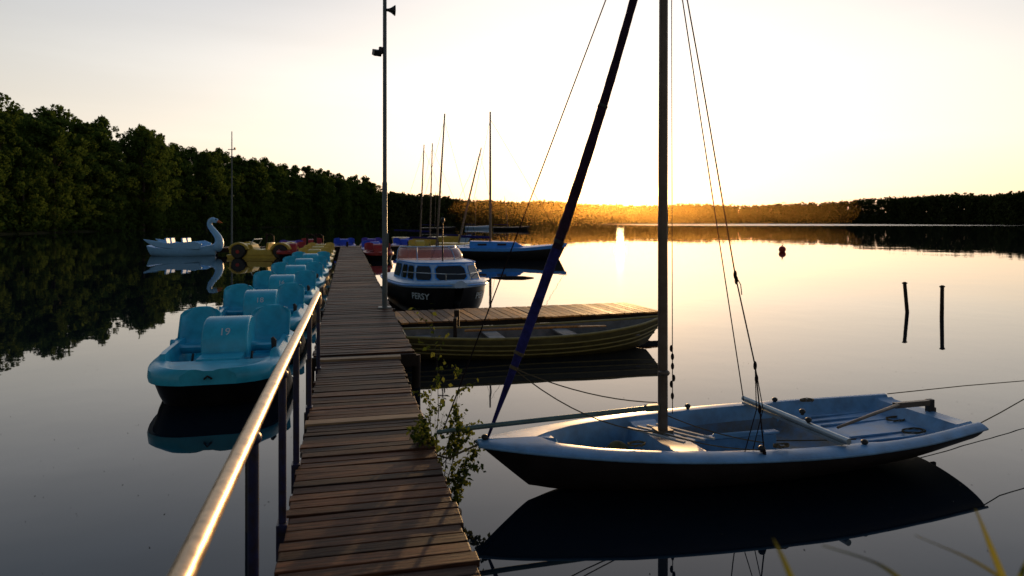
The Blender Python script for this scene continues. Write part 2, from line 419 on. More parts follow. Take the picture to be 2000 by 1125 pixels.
for i,(q,h) in enumerate(spots):
    s=h/20
    if i<7:
        t=protos[i]; t.location=q; t.scale=(s,s,s); t.rotation_euler=(0,0,random.uniform(0,6))
    else:
        k=random.uniform(0.9,1.25)*min(s,1.1)
        clone(protos[random.randrange(7)],q,random.uniform(0,6.28),(k,k,s))
rng=np.random.default_rng(3)
cs=[];rs=[];ct=[]
for i,p in enumerate(resample(left,2.4)):
    o_=Vector((-1,0.1,0))
    for k in range(2):
        q=p+o_*(random.uniform(0,3)+k*3)
        r_=random.uniform(1.2,2.8)
        cs.append((q.x,q.y,random.uniform(0.6,2.6)+k*3.2));rs.append(r_);ct.append(120)
V,F,T=leafcloud(cs,rs,ct,0.36,rng); T=T*0.7
o=cloudobj('shore_undergrowth',V,F,T,M['leaf']); mark(o,'dense green bushes along the lake edge','bushes',kind='stuff')
far=resample([(-70,360),(-48,430),(0,540),(90,640),(232,680),(330,620),(352,520),(335,440),(324,360),(305,270)],4.0)
cs=[];rs=[];ct=[]
for i,p in enumerate(far):
    o_=outward(i,far)
    und=1.0*math.sin(i*0.13)+0.6*math.sin(i*0.31+1)
    for row in range(3):
        q=p+o_*(2+row*6+random.uniform(-2,2))+Vector((random.uniform(-1.5,1.5),random.uniform(-1.5,1.5),0))
        h=random.uniform(17.0,19.0)+und+(6.0*min(1,max(0,(p.x-240)/80)))+row*0.7 
        if p.x>300 and p.y<450: h+=2.5
        wd=random.uniform(4.4,6.0)
        for k in range(5):
            hf=(k+0.4)/5.2
            if row==2 and k<2: continue
            cs.append((q.x+random.uniform(-1,1)*1.6,q.y+random.uniform(-1,1),h*(0.04+0.90*hf)));rs.append(wd*(1-0.35*hf)*random.uniform(.85,1.1)*0.85);ct.append(50)
V,F,T=leafcloud(cs,rs,ct,1.1,rng,flat=0.9,inner=0.2)
o=cloudobj('far_wood',V,F,T,M['farleaf']); mark(o,'distant dark wood around the far lake shore','wood',kind='stuff')

# ------------------------------------------------------------ pier
pier=thing('wooden_pier','long narrow weathered plank pier over the lake','pier',(0,0,0),AX)
def planks(mb,x0,x1,y0,y1,z,wd,gap,jit=0.01,th=0.035):
    y=y0
    while y<y1:
        ww=wd*random.uniform(0.90,1.10)
        mb.box(((x0+x1)/2+random.uniform(-jit,jit),y+ww/2,z-th/2+random.uniform(-.005,.005)),(x1-x0,ww-gap*random.uniform(.6,1.7),th),Euler((random.uniform(-.03,.03),random.uniform(-.006,.006),random.uniform(-.010,.010))).to_matrix(),0,random.random()**1.5)
        y+=ww
mb=MB(); planks(mb,-0.335,0.632,-1.5,5.92,0.45,0.108,0.012,0.014); planks(mb,-0.335,0.632,6.07,8.45,0.45,0.108,0.012,0.014)
mb.obj('near_planking',M['wood'],pier,smooth=False,bevel=0.005)
mb=MB(); planks(mb,-0.42,0.83,8.78,46,0.485,0.118,0.012,0.014)
mb.obj('far_planking',M['wood'],pier,smooth=False,bevel=0.005)
for c_,d_ in(((0.15,5.995,0.437),(0.99,0.125,0.04)),((0.15,8.62,0.455),(1.0,0.13,0.04))):
    mb=MB(); mb.box(c_,d_); mb.obj('threshold_board',M['woodlight'],pier,smooth=False,bevel=0.005)
mb=MB()
for x in(-0.27,0.15,0.56): mb.box((x,3.5,0.34),(0.07,10.2,0.14))
for x in(-0.34,0.2,0.74): mb.box((x,27.4,0.36),(0.08,37.2,0.17))
mb.box((0.2,8.73,0.39),(1.3,0.05,0.16))
y=0.5
while y<46:
    mb.box((0.15,y,0.23),(1.1,0.1,0.09)); y+=2.4
mb.obj('support_beam',M['beam'],pier,smooth=False,bevel=0.004)
for a in [1.7,4.1,6.5,8.9,13.7,18.5,23.3,28.1,32.9,37.7,42.5]:
    for x in((-0.33,0.62) if a<8.8 else (-0.45,0.87)):
        mb=MB(); mb.tube([(0,0,-1),(0,0,0.3),(0,0,0.40+(0.02 if a>8.8 else 0))],0.055,12)
        o=mb.obj('pier_piling',M['beam']); o.location=PL(x,a); mark(o,'dark round timber pile beside the pier','piling','piles of the pier')
rl=thing('pier_railing','metal handrail on blue posts along the pier edge','railing',(0,0,0),AX)
mb=MB(); mb.tube([(-0.375,-1.2,1.33),(-0.372,2,1.33),(-0.36,4,1.333),(-0.34,6,1.33),(-0.325,8.05,1.328),(-0.322,8.16,1.30),(-0.322,8.2,1.2)],0.030,16)
mb.obj('handrail',M['rail'],rl)
for k,a in enumerate([0.4,1.62,2.87,4.03,5.0,6.5,8.2]):
    x=-0.375+0.05*max(0,(a-1))/7.2
    mb=MB(); mb.tube([(x,a,-0.4 if k<3 else 0.3),(x,a,1.3)],0.022,10)
    mb.box((x,a,0.36),(0.06,0.09,0.2)); mb.ell((x,a,1.29),(0.033,0.033,0.03))
    mb.obj('railing_post',M['railpost'],rl)
mb=MB(); mb.tube([(0,0,-0.8),(0,0,0.68),(0,0,0.70)],[0.032,0.032,0.026],12); mb.box((0,0,0.705),(0.075,0.075,0.012))
o=mb.obj('mooring_post',M['dark']); o.location=(-1.82,4.74,0); mark(o,'short dark steel mooring post with flat cap','post')

lp_=thing('loudspeaker_pole','tall grey pole with horn loudspeaker and floodlight on the pier','pole',PL(0.70,13.3,0.485),AX)
mb=MB(); mb.tube([(0,0,-0.3),(0,0,2.4),(0,0,2.42),(0,0,7.2)],[0.05,0.05,0.04,0.036],14); mb.box((0,0,0.012),(0.24,0.2,0.024)); mb.box((0.03,0,1.3),(0.09,0.07,0.28))
mb.obj('pole_shaft',M['pole'],lp_)
mb=MB(); prof=[(0.02,0.03),(0.07,0.035),(0.12,0.06),(0.19,0.12),(0.20,0.125)]
rows=[]
for x,r_ in prof: rows.append([(x,r_*math.cos(q*math.pi/8),5.72+r_*0.8*math.sin(q*math.pi/8)) for q in range(16)])
mb.grid(rows,close=True); mb.ell((0.13,0,5.72),(0.08,0.04,0.035)); mb.box((0.03,0,5.72),(0.06,0.03,0.03))
mb.obj('horn_loudspeaker',M['dark'],lp_,solid=0.004)
mb=MB(); mb.box((-0.15,-0.03,4.88),(0.15,0.14,0.11),Euler((0.4,0,0.3)).to_matrix()); mb.box((-0.06,0,4.93),(0.12,0.03,0.03)); mb.tube([(-0.08,0,4.87),(-0.07,0,5.0)],0.045,10)
mb.obj('floodlight',M['dark'],lp_,bevel=0.008)

# ------------------------------------------------------------ generic hull
class Hull:
    def __init__(s,L_,b,g,k,rake=0.3,p=0.8,q=1.1,rd=3.0,srake=0.0):
        s.L=L_;s.b=b;s.g=g;s.k=k;s.rake=rake;s.p=p;s.q=q;s.rd=rd;s.srake=srake
    def S(s,t,sg,inset=0.0,dz=0.0):
        u=abs(sg); b_=max(0.004,smooth_tab(s.b,t)-inset); g=smooth_tab(s.g,t); k=smooth_tab(s.k,t)+inset
        y=b_*(math.sin(u*math.pi/2)**s.p)*(1 if sg>=0 else -1)
        zf=(1-math.cos(u*math.pi/2))**s.q
        z=k+(g-k)*zf+dz
        x=t*s.L+s.rake*(1-zf)*((1-t)**s.rd)-s.srake*(1-zf)*(t**s.rd)
        return Vector((x,y,z))
    def shell(s,mb,nt=28,ns=10,mi=0,inset=0,t0=0,t1=1,transom=True):
        rows=[[s.S(t0+(t1-t0)*i/nt,j/ns,inset) for j in range(-ns,ns+1)] for i in range(nt+1)]
        mb.grid(rows,mi)
        if transom:
            r=rows[-1]; mb.add(r,[tuple(range(len(r)))],mi)
        return rows

# ------------------------------------------------------------ foreground sailing dinghy
BA=R(16)
dg=thing('sailing_dinghy','blue open sailing dinghy with furled navy jib by the pier','sailboat',(-0.27,5.3,-0.02),BA)
H=Hull(4.42,[(0,0.05),(0.05,0.18),(0.12,0.32),(0.25,0.53),(0.4,0.67),(0.6,0.76),(0.8,0.72),(1,0.58)],
  [(0,0.45),(0.2,0.40),(0.5,0.355),(0.8,0.345),(1,0.37)],[(0,0.08),(0.1,0.02),(0.4,-0.04),(0.8,0.02),(1,0.11)],rake=0.42,p=1.0,q=0.85,rd=4,srake=0.12)
mb=MB(); H.shell(mb,36,12)
mb.obj('hull',M['hullbrown'],dg)
ts=[0,0.03,0.07,0.11,0.14,0.155,0.20,0.25,0.30,0.325,0.34,0.36,0.40,0.415,0.43,0.48,0.54,0.60,0.66,0.70,0.715,0.73,0.78,0.84,0.90,0.95,0.965,0.975,1.0]
wtab=[(0,0.5),(0.10,0.5),(0.14,0.22),(0.2,0.17),(0.3,0.16),(0.7,0.15),(0.74,0.10),(1,0.09)]
def floorz(t,g):
    if t<=0.14: return g+0.03
    if t<0.155: return g-0.05
    if t<=0.325: return 0.16
    if 0.335<=t<=0.41: return g-0.015
    if t<=0.70: return 0.13
    if t<0.72: return 0.18
    if t<=0.955: return g-0.10
    return g+0.0
rows=[]
for t in ts:
    b_=max(0.004,smooth_tab(H.b,t)); g=smooth_tab(H.g,t); w_=lerp_tab(wtab,t); fz=floorz(t,g)
    a=max(0.0,b_-w_)
    crown=0.035*min(1,b_/0.3)
    half=[(b_+0.010,g-0.018),(b_+0.014,g+0.002),(b_-0.01*min(1,b_/.1),g+0.014)]
    half+= [(a+ (b_-a)*0.45,g+0.018+crown*0.3),(a+0.01 if a>0 else 0.0,g+0.018+crown*(0.3 if a>0 else 1)*0.6)]
    if a>0.02:
        half+=[(a-0.005,g-0.0),(max(0,a-0.03),(g+fz)/2),(max(0,a-0.055),fz+0.015),(max(0,a-0.09),fz),(max(0,a-0.09)*0.5,fz),(0,fz)]
    else:
        half+=[(0,fz)]*6
    x=t*H.L
    rows.append([(x,y,z) for y,z in half]+[(x,-y,z) for y,z in half[::-1][1:]])
mb=MB(); mb.grid(rows); mb.add(rows[0],[tuple(range(len(rows[0])))])
for i,fi in enumerate(mb.f):
    cx=sum(mb.v[k][2] for k in fi)/4
    if cx<0.22: mb.m[i]=1
mb.obj('deck',[M['gelblue'],M['inner']],dg,angle=50)
for sg in(-1,1):
    mb=MB()
    pts=[]
    for i in range(30):
        t=i/29; p=H.S(t,sg); pts.append((p.x,p.y+sg*0.014,p.z-0.010))
    mb.tube(pts,0.011,8)
    mb.obj('rubbing_strake',M['gelblue'],dg)
mb=MB(); mb.tube([(2.86,-0.70,0.42),(2.84,0.66,0.43)],0.026,10); mb.box((2.85,0,0.39),(0.07,1.3,0.02))
mb.obj('mainsheet_beam',M['silver'],dg)
mb=MB(); mb.box((2.25,0,0.22),(0.9,0.06,0.16)); mb.box((2.25,0,0.31),(0.95,0.09,0.02)); mb.box((2.3,-0.05,0.33),(0.55,0.02,0.05),Euler((0,0.05,0.1)).to_matrix())
mb.obj('centreboard_case',M['gelblue'],dg,bevel=0.01)
for k in range(4):
    mb=MB(); mb.box((1.50+k*0.09,-0.06,0.400+0.002*k),(0.03,0.55,0.016),Euler((0,0,0.5)).to_matrix())
    mb.obj('foot_batten',M['batten'],dg,smooth=False,bevel=0.003)
for k in range(3):
    for s_ in(-1,1):
        mb=MB(); mb.box((3.72,s_*(0.18+0.13*k),0.256),(0.75,0.022,0.018)); mb.obj('aft_deck_rib',M['gelblue'],dg,bevel=0.005)
mb=MB(); mb.tube([(1.60,0,0.37),(1.60,0,2.0),(1.615,0.0,6.4)],[0.042,0.041,0.033],14); mb.box((1.60,0,0.40),(0.14,0.12,0.05)); mb.ell((1.60,-0.02,0.9),(0.05,0.05,0.03))
mb.obj('mast',M['mast'],dg)
mb=MB(); pts=[];rs=[]
for i in range(81):
    k=i/80; sag=math.sin(k*math.pi)*0.07
    pts.append((0.08+1.51*k+sag,0.0,0.47+4.43*k-sag*0.3)); 
    rr=0.009+0.025*min(1,k*6)+0.008*math.sin(min(1,k*1.4)*math.pi); rr*=1+0.03*math.sin(i*1.1)+0.02*math.sin(i*2.7); rs.append(rr)
mb.tube(pts,rs,12)
for i in range(len(mb.f)):
    if i//12>26: mb.m[i]=1
jb=mb.obj('furled_jib',[M['sail'],M['sail2']],dg,angle=80)
for k,(a) in enumerate([0.135,0.15,0.35,0.6]):
    i=int(a*80); p=pts[i]; r_=rs[i]+0.004; mb=MB()
    mb.tube([(p[0]-0.006,p[1],p[2]-0.012),(p[0]+0.006,p[1],p[2]+0.012)],r_,12)
    mb.obj('sail_tie',M['rope'] if k<2 else M['dark'],dg)
mb=MB(); mb.tube([(-0.30,-0.05,0.575),(0.0,-0.04,0.585),(1.5,0.0,0.61)],[0.015,0.020,0.020],12); mb.ell((-0.30,-0.05,0.575),(0.03,0.02,0.02)); mb.box((1.50,0,0.61),(0.12,0.05,0.05))
mb.obj('boom',M['boom'],dg)
def line(mb,a,b_,r_=0.004,sag=0.0,n=10,kn=0):
    a=Vector(a);b_=Vector(b_); pts=[]
    for i in range(n+1):
        k=i/n; p=a.lerp(b_,k); p.z-=sag*4*k*(1-k); pts.append(p)
    mb.tube(pts,r_,5)
    return pts
mb=MB()
line(mb,(1.62,0,5.0),(2.80,0.60,0.42),0.0055)
mb.obj('shroud',M['wire'],dg)
mb=MB(); A=Vector((1.62,-0.02,5.0)); B=Vector((1.96,-0.50,1.75)); C=Vector((2.07,-0.60,1.05)); D=Vector((2.11,-0.66,0.385))
mb.tube([A,A.lerp(B,.5)+Vector((0.01,0,0)),B,C,D],0.0058,5)
for P_ in(B,C,B.lerp(C,.06),C.lerp(D,.15),C.lerp(D,.5),D):
    mb.ell(P_,(0.014,0.014,0.035))
mb.tube([C,C.lerp(D,.5)+Vector((-.03,0,0)),D+Vector((-.16,0.02,0.02))],0.004,5)
mb.tube([C,C.lerp(D,.5)+Vector((.03,0,0)),D+Vector((-.03,0.1,0))],0.004,5)
mb.tube([B,B+Vector((0.05,0,-0.08)),B+Vector((0.06,0,-0.16))],0.004,5)
mb.obj('shroud',M['wire'],dg)
mb=MB()
line(mb,(1.58,0,5.25),(-0.28,0.0,0.54),0.0055)
mb.obj('forestay',M['wire'],dg)
mb=MB()
line(mb,(1.68,0,5.2),(1.68,-0.02,0.55),0.004)
for z in(1.1,1.03,0.95,0.85,0.8,0.7): mb.ell((1.68+random.uniform(-.012,.012),-0.02,z),(0.014,0.014,0.03))
mb.obj('halyard',M['wire'],dg)
for a_,b_,r_,s_ in(((0.28,-0.02,1.02),(1.60,0.1,0.62),0.005,0.06),((0.28,0.02,1.02),(1.45,-0.25,0.48),0.005,0.12),((1.45,-0.25,0.48),(2.1,-0.62,0.40),0.005,0.03),((1.7,0.1,0.5),(2.3,-0.4,0.37),0.005,0.03),((2.4,0.3,0.17),(3.3,-0.3,0.28),0.006,0.01)):
    mb=MB(); line(mb,a_,b_,r_,s_); mb.obj('jib_sheet',M['rope'],dg)
def coil(mb,c,r0,n=3,rr=0.006):
    pts=[]; ph=random.random()*6
    for i in range(n*14):
        a=i/14*2*math.pi+ph; r_=r0*(1+0.35*math.sin(i*0.45+ph)); pts.append((c[0]+r_*math.cos(a)*1.4,c[1]+r_*math.sin(a)*0.8,c[2]+i*0.0004+0.008*abs(math.sin(i))))
    mb.tube(pts,rr,5)
for c_,r_ in(((2.3,-0.62,0.40),0.045),((1.2,-0.33,0.42),0.05),((4.0,-0.25,0.26),0.08),((3.5,0.55,0.375),0.05),((4.15,0.1,0.26),0.07),((2.6,0.15,0.145),0.12)):
    mb=MB(); coil(mb,c_,r_,rr=0.0045); mb.obj('rope_coil',M['rope'],dg)
mb=MB()
for i in range(9): mb.ell((0.85+random.random()*0.45,random.uniform(-.16,.16),0.21),(random.uniform(.08,.2),random.uniform(.06,.12),random.uniform(.05,.12)),rot=Euler((0,0,random.random()*3)).to_matrix())
mb.obj('sail_bag',M['canvas'],dg)
mb=MB(); mb.tube([(3.0,-0.42,0.44),(3.55,-0.25,0.47),(3.98,-0.08,0.47)],[0.012,0.015,0.018],8); mb.box((4.15,-0.06,0.46),(0.42,0.045,0.05),Euler((0,0.02,0.05)).to_matrix())
mb.obj('tiller',M['mast'],dg,bevel=0.004)
mb=MB(); mb.box((4.40,-0.03,0.40),(0.07,0.05,0.16)); mb.box((4.44,-0.03,0.28),(0.05,0.03,0.24))
mb.obj('rudder_head',M['dark'],dg,bevel=0.006)
for p in((2.85,-0.25,0.47),(2.1,-0.64,0.42),(0.06,0,0.49),(3.2,0.66,0.39),(3.05,-0.66,0.39),(2.2,0.62,0.41),(2.95,-0.05,0.48)):
    mb=MB(); mb.ell(p,(0.028,0.028,0.022)); mb.tube([(p[0],p[1],p[2]-0.03),(p[0],p[1],p[2])],0.014,8)
    mb.obj('deck_cleat',M['dark'],dg)
def rope(pts,r_,label):
    mb=MB(); mb.tube(pts,r_,6); o=mb.obj('mooring_rope',M['rope']); mark(o,label,'rope','mooring ropes'); return o
rope([(3.85,7.0,0.38),(5.0,7.55,0.33),(6.0,8.0,0.28),(8,9,0.25),(12,11,0.35)],0.005,'thin mooring rope stretched from the dinghy stern over the water')
rope([(4.08,5.98,0.37),(4.5,6.3,0.38),(4.95,6.6,0.43),(6,7.3,0.48),(8,8.6,0.6)],0.005,'thin mooring rope stretched from the dinghy stern over the water')
rope([(-0.27,5.28,0.42),(-0.48,5.1,0.38),(-0.62,5.1,0.42)],0.008,'short rope tying the dinghy bow to the pier')

# ------------------------------------------------------------ rowing boat
rb=thing('rowing_boat','old olive-green clinker rowing boat moored at the pier','rowing boat',(-1.72,10.75,0),R(14))
H2=Hull(4.5,[(0,0.42),(0.15,0.56),(0.4,0.66),(0.65,0.62),(0.85,0.38),(1,0.015)],[(0,0.38),(0.3,0.33),(0.6,0.34),(0.85,0.41),(1,0.50)],[(0,0.0),(0.4,-0.1),(0.8,-0.06),(1,0.05)],rake=0.0,p=0.65,q=1.1,srake=0.35,rd=5)
mb=MB(); rr=H2.shell(mb,32,12); mb.add(rr[0],[tuple(range(len(rr[0])))[::-1]],0)
for sg in(-1,1):
    for s_ in(0.62,0.74,0.86):
        mb.tube([H2.S(i/28,sg*s_)+Vector((0,sg*0.008,0)) for i in range(29)],0.013,6,mi=1)
mb.obj('hull',[M['olive'],M['olivelt']],rb)
mb=MB(); H2.shell(mb,32,12,inset=0.03,t1=0.985,transom=False); mb.obj('inner_hull',M['rowin'],rb)
mb=MB()
for sg in(-1,1): mb.tube([H2.S(i/28,sg)+Vector((0,-sg*0.01,0.008)) for i in range(29)],0.024,8)
mb.tube([H2.S(0,s_/6)+Vector((0.01,0,0)) if abs(s_)==6 else Vector((0.01,0.42*s_/6,0.39)) for s_ in range(-6,7)],0.022,8)
mb.obj('gunwale',M['olivelt'],rb)
for x,wd in((0.35,0.9),(1.5,1.2),(2.75,1.15),(3.75,0.7)):
    mb=MB(); mb.box((x,0,0.26),(0.26,wd,0.03)); mb.obj('thwart',M['rowin'],rb,bevel=0.006)
mb=MB()
for k in range(9): mb.box((2.0,-0.28+k*0.07,-0.02),(3.0,0.055,0.02))
mb.obj('bottom_boards',M['woodsunlit'],rb,smooth=False)
mb=MB(); mb.tube([(1.05,0.35,0.33),(3.0,0.15,0.36)],0.02,8); mb.box((3.2,0.13,0.36),(0.5,0.12,0.015),Euler((0,0,-0.1)).to_matrix()); mb.obj('oar',M['woodsunlit'],rb)

# ------------------------------------------------------------ finger dock
fd=thing('floating_dock','low wooden plank finger dock beside the rowing boat','dock',PL(0.92,12.2,0),R(17))
mb=MB()
x=0
while x<5.2:
    ww=0.15*random.uniform(.9,1.1); mb.box((x+ww/2,0.78+random.uniform(-.02,.02),0.34+random.uniform(-.004,.004)),(ww-0.014,1.6,0.03),Euler((0,random.uniform(-.05,.05),random.uniform(-.01,.01))).to_matrix(),0,random.random()); x+=ww
mb.obj('planking',M['woodsunlit'],fd,smooth=False,bevel=0.004)
mb=MB()
for y in(0.05,0.72,1.4): mb.box((2.6,y,0.28),(5.1,0.08,0.09))
for x in(0.6,2.4,4.4): mb.box((x,0.82,0.05),(0.7,1.0,0.26))
mb.obj('dock_float',M['beam'],fd,smooth=False,bevel=0.01)
mb=MB(); mb.box((0,0,0.2),(0.09,0.09,0.85)); mb.box((0.0,-0.15,0.5),(0.05,0.4,0.05)); mb.box((0,-0.34,0.35),(0.06,0.06,0.36))
o=mb.obj('mooring_post',M['beam'],bevel=0.008); o.location=(-0.95,11.75,0); mark(o,'dark timber mooring post at the dock edge','post')

# ------------------------------------------------------------ cabin boat
cb=thing('cabin_motorboat','white-topped black-hulled cabin boat with pink windscreen, moored bow-on','motorboat',PL(2.42,14.9,-0.02),R(90+13.57+7))
H3=Hull(4.6,[(0,0.10),(0.05,0.42),(0.12,0.70),(0.25,0.96),(0.45,1.05),(0.8,1.02),(1,0.92)],[(0,0.80),(0.3,0.74),(1,0.70)],[(0,0.1),(0.1,-0.05),(0.4,-0.2),(1,-0.15)],rake=0.4,p=0.55,q=1.25,rd=5)
mb=MB(); H3.shell(mb,32,12); mb.obj('hull',M['black'],cb)
mb=MB()
rows=[]
for i in range(33):
    t=i/32; b_=smooth_tab(H3.b,t); g=smooth_tab(H3.g,t); x=t*4.6
    half=[(b_+0.01,g-0.10),(b_+0.035,g-0.08),(b_+0.035,g+0.0),(b_-0.02,g+0.03),(b_*0.6,g+0.05),(0,g+0.06)]
    rows.append([(x-(0.03 if i==0 else 0),y,z) for y,z in half]+[(x-(0.03 if i==0 else 0),-y,z) for y,z in half[::-1][1:]])
mb.grid(rows); mb.add(rows[0],[tuple(range(11))]); mb.obj('deck',M['white'],cb)
def ring(z,sx,inx):
    return [(0.62+inx,0.44*sx,z),(1.0+inx*0.8,0.80*sx,z),(2.1,0.91*sx,z),(3.0,0.91*sx,z),(3.0,-0.91*sx,z),(2.1,-0.91*sx,z),(1.0+inx*0.8,-0.80*sx,z),(0.62+inx,-0.44*sx,z)]
r0=ring(0.76,1,0); r1=ring(1.17,0.90,0.32); r2=ring(1.21,0.83,0.43)
mb=MB(); mb.grid([r0,r1,r2],close=True); mb.add(r2,[tuple(range(8))]); mb.obj('cabin',M['white'],cb,bevel=0.012)
mb=MB(); mb.grid([[(p[0]-0.03*(1 if p[0]<1.5 else 0),p[1]*1.03,1.175) for p in r1],[(p[0]-0.03*(1 if p[0]<1.5 else 0),p[1]*1.03,1.205) for p in r1]],close=True); mb.obj('roof_trim',M['bluestripe'],cb,solid=0.01)
def pane(mb,i,j,u0,u1,v0,v1,off=0.012,mi=0):
    a,b_,c_,d=[Vector(p) for p in(r0[i],r0[j],r1[j],r1[i])]
    n=(b_-a).cross(d-a).normalized()
    ctr=(a+b_+c_+d)/4
    if n.dot(ctr-Vector((1.9,0,0.9)))<0: n=-n
    def Q(u,v): return a.lerp(b_,u).lerp(d.lerp(c_,u),v)+n*off
    pts=[Q(u0+(u1-u0)*.1,v0),Q(u1-(u1-u0)*.1,v0),Q(u1,v0+(v1-v0)*.2),Q(u1,v1-(v1-v0)*.2),Q(u1-(u1-u0)*.1,v1),Q(u0+(u1-u0)*.1,v1),Q(u0,v1-(v1-v0)*.2),Q(u0,v0+(v1-v0)*.2)]
    mb.add(pts,[tuple(range(8))],mi)
for (i,j,u0,u1) in((7,0,0.08,0.92),(0,1,0.1,0.92),(1,2,0.06,0.48),(1,2,0.56,0.95),(6,7,0.08,0.9),(5,6,0.5,0.92),(5,6,0.05,0.42),(2,3,0.1,0.9),(4,5,0.1,0.9)):
    mb=MB(); pane(mb,i,j,u0,u1,0.14,0.88,0.016); mb.obj('window',M['glass'],cb,smooth=False)
    mb=MB(); pane(mb,i,j,u0-0.03,u1+0.03,0.09,0.93,0.008); mb.obj('window_frame',M['bluestripe'],cb,smooth=False)
for sg in(-1,1):
    mb=MB(); mb.tube([H3.S(i/28,sg)+Vector((0,sg*0.045,-0.05)) for i in range(29)],0.02,6)
    mb.obj('rubbing_strake',M['bluestripe'],cb)
rows=[]
for z,k,sh_ in((1.18,1.0,0),(1.31,0.98,0.06),(1.44,0.93,0.16),(1.52,0.84,0.30)):
    row=[]
    for q in range(17):
        a=-math.pi/2+math.pi*q/16
        row.append((2.75+sh_-0.85*k*math.cos(a)*0.9,0.86*k*math.sin(a),z))
    rows.append(row)
mb=MB(); mb.grid(rows); mb.obj('windscreen',M['pink'],cb,solid=0.006)
mb=MB()
mb.tube(rows[-1],0.020,6); mb.tube(rows[0],0.02,6)
for q in(0,5,11,16): mb.tube([r[q] for r in rows],0.014,6)
mb.obj('windscreen_frame',M['white'],cb)
mb=MB()
for s_ in(-1,1): mb.tube([(0.15,s_*.28,0.84),(0.15,s_*.28,1.0),(0.7,s_*.72,1.0),(1.6,s_*.95,0.97),(1.7,s_*.95,0.8)],0.009,6)
mb.tube([(0.15,-.28,1.0),(0.03,0,1.0),(0.15,.28,1.0)],0.009,6)
mb.obj('bow_rail',M['silver'],cb)
mb=MB(); mb.tube([(1.5,0,1.18),(1.5,0,2.2)],[0.018,0.012],8); mb.ell((1.5,0,2.2),(0.05,0.05,0.07)); mb.tube([(1.5,-0.12,2.05),(1.5,0.12,2.05)],0.012,6); mb.tube([(1.5,0,2.0),(1.9,0.2,1.2)],0.005,5)
mb.obj('signal_mast',M['dark'],cb)
def inv_s(z,t,Hh):
    g=smooth_tab(Hh.g,t);k=smooth_tab(Hh.k,t); zf=max(0,min(1,(z-k)/(g-k)))
    return math.acos(1-zf**(1/Hh.q))*2/math.pi
vs,fs=textmesh('PERSY',0.20)
# +y is the pier side (reads towards the bow), -y the lake side (reads aft)
for sg,dr,tc_ in((1,-1,0.14),(-1,1,0.12)):
    mb=MB(); out=[]
    for u,v in vs:
        t=tc_+dr*u*0.95/4.6; p=H3.S(t,sg*inv_s(0.47+v,t,H3))
        t2=t+0.01; q=H3.S(t2,sg*inv_s(0.47+v,t2,H3)); q2=H3.S(t,sg*inv_s(0.47+v+0.03,t,H3))
        n=(q-p).cross(q2-p).normalized()
        if n.y*sg<0: n=-n
        out.append(p+n*0.02)
    mb.add(out,fs); mb.obj('name_lettering',M['ltext'],cb,smooth=False)
mb=MB(); mb.box((4.8,0,0.75),(0.3,0.32,0.42)); mb.box((4.8,0,0.2),(0.16,0.12,0.9)); mb.obj('outboard_motor',M['dark'],cb,bevel=0.04)

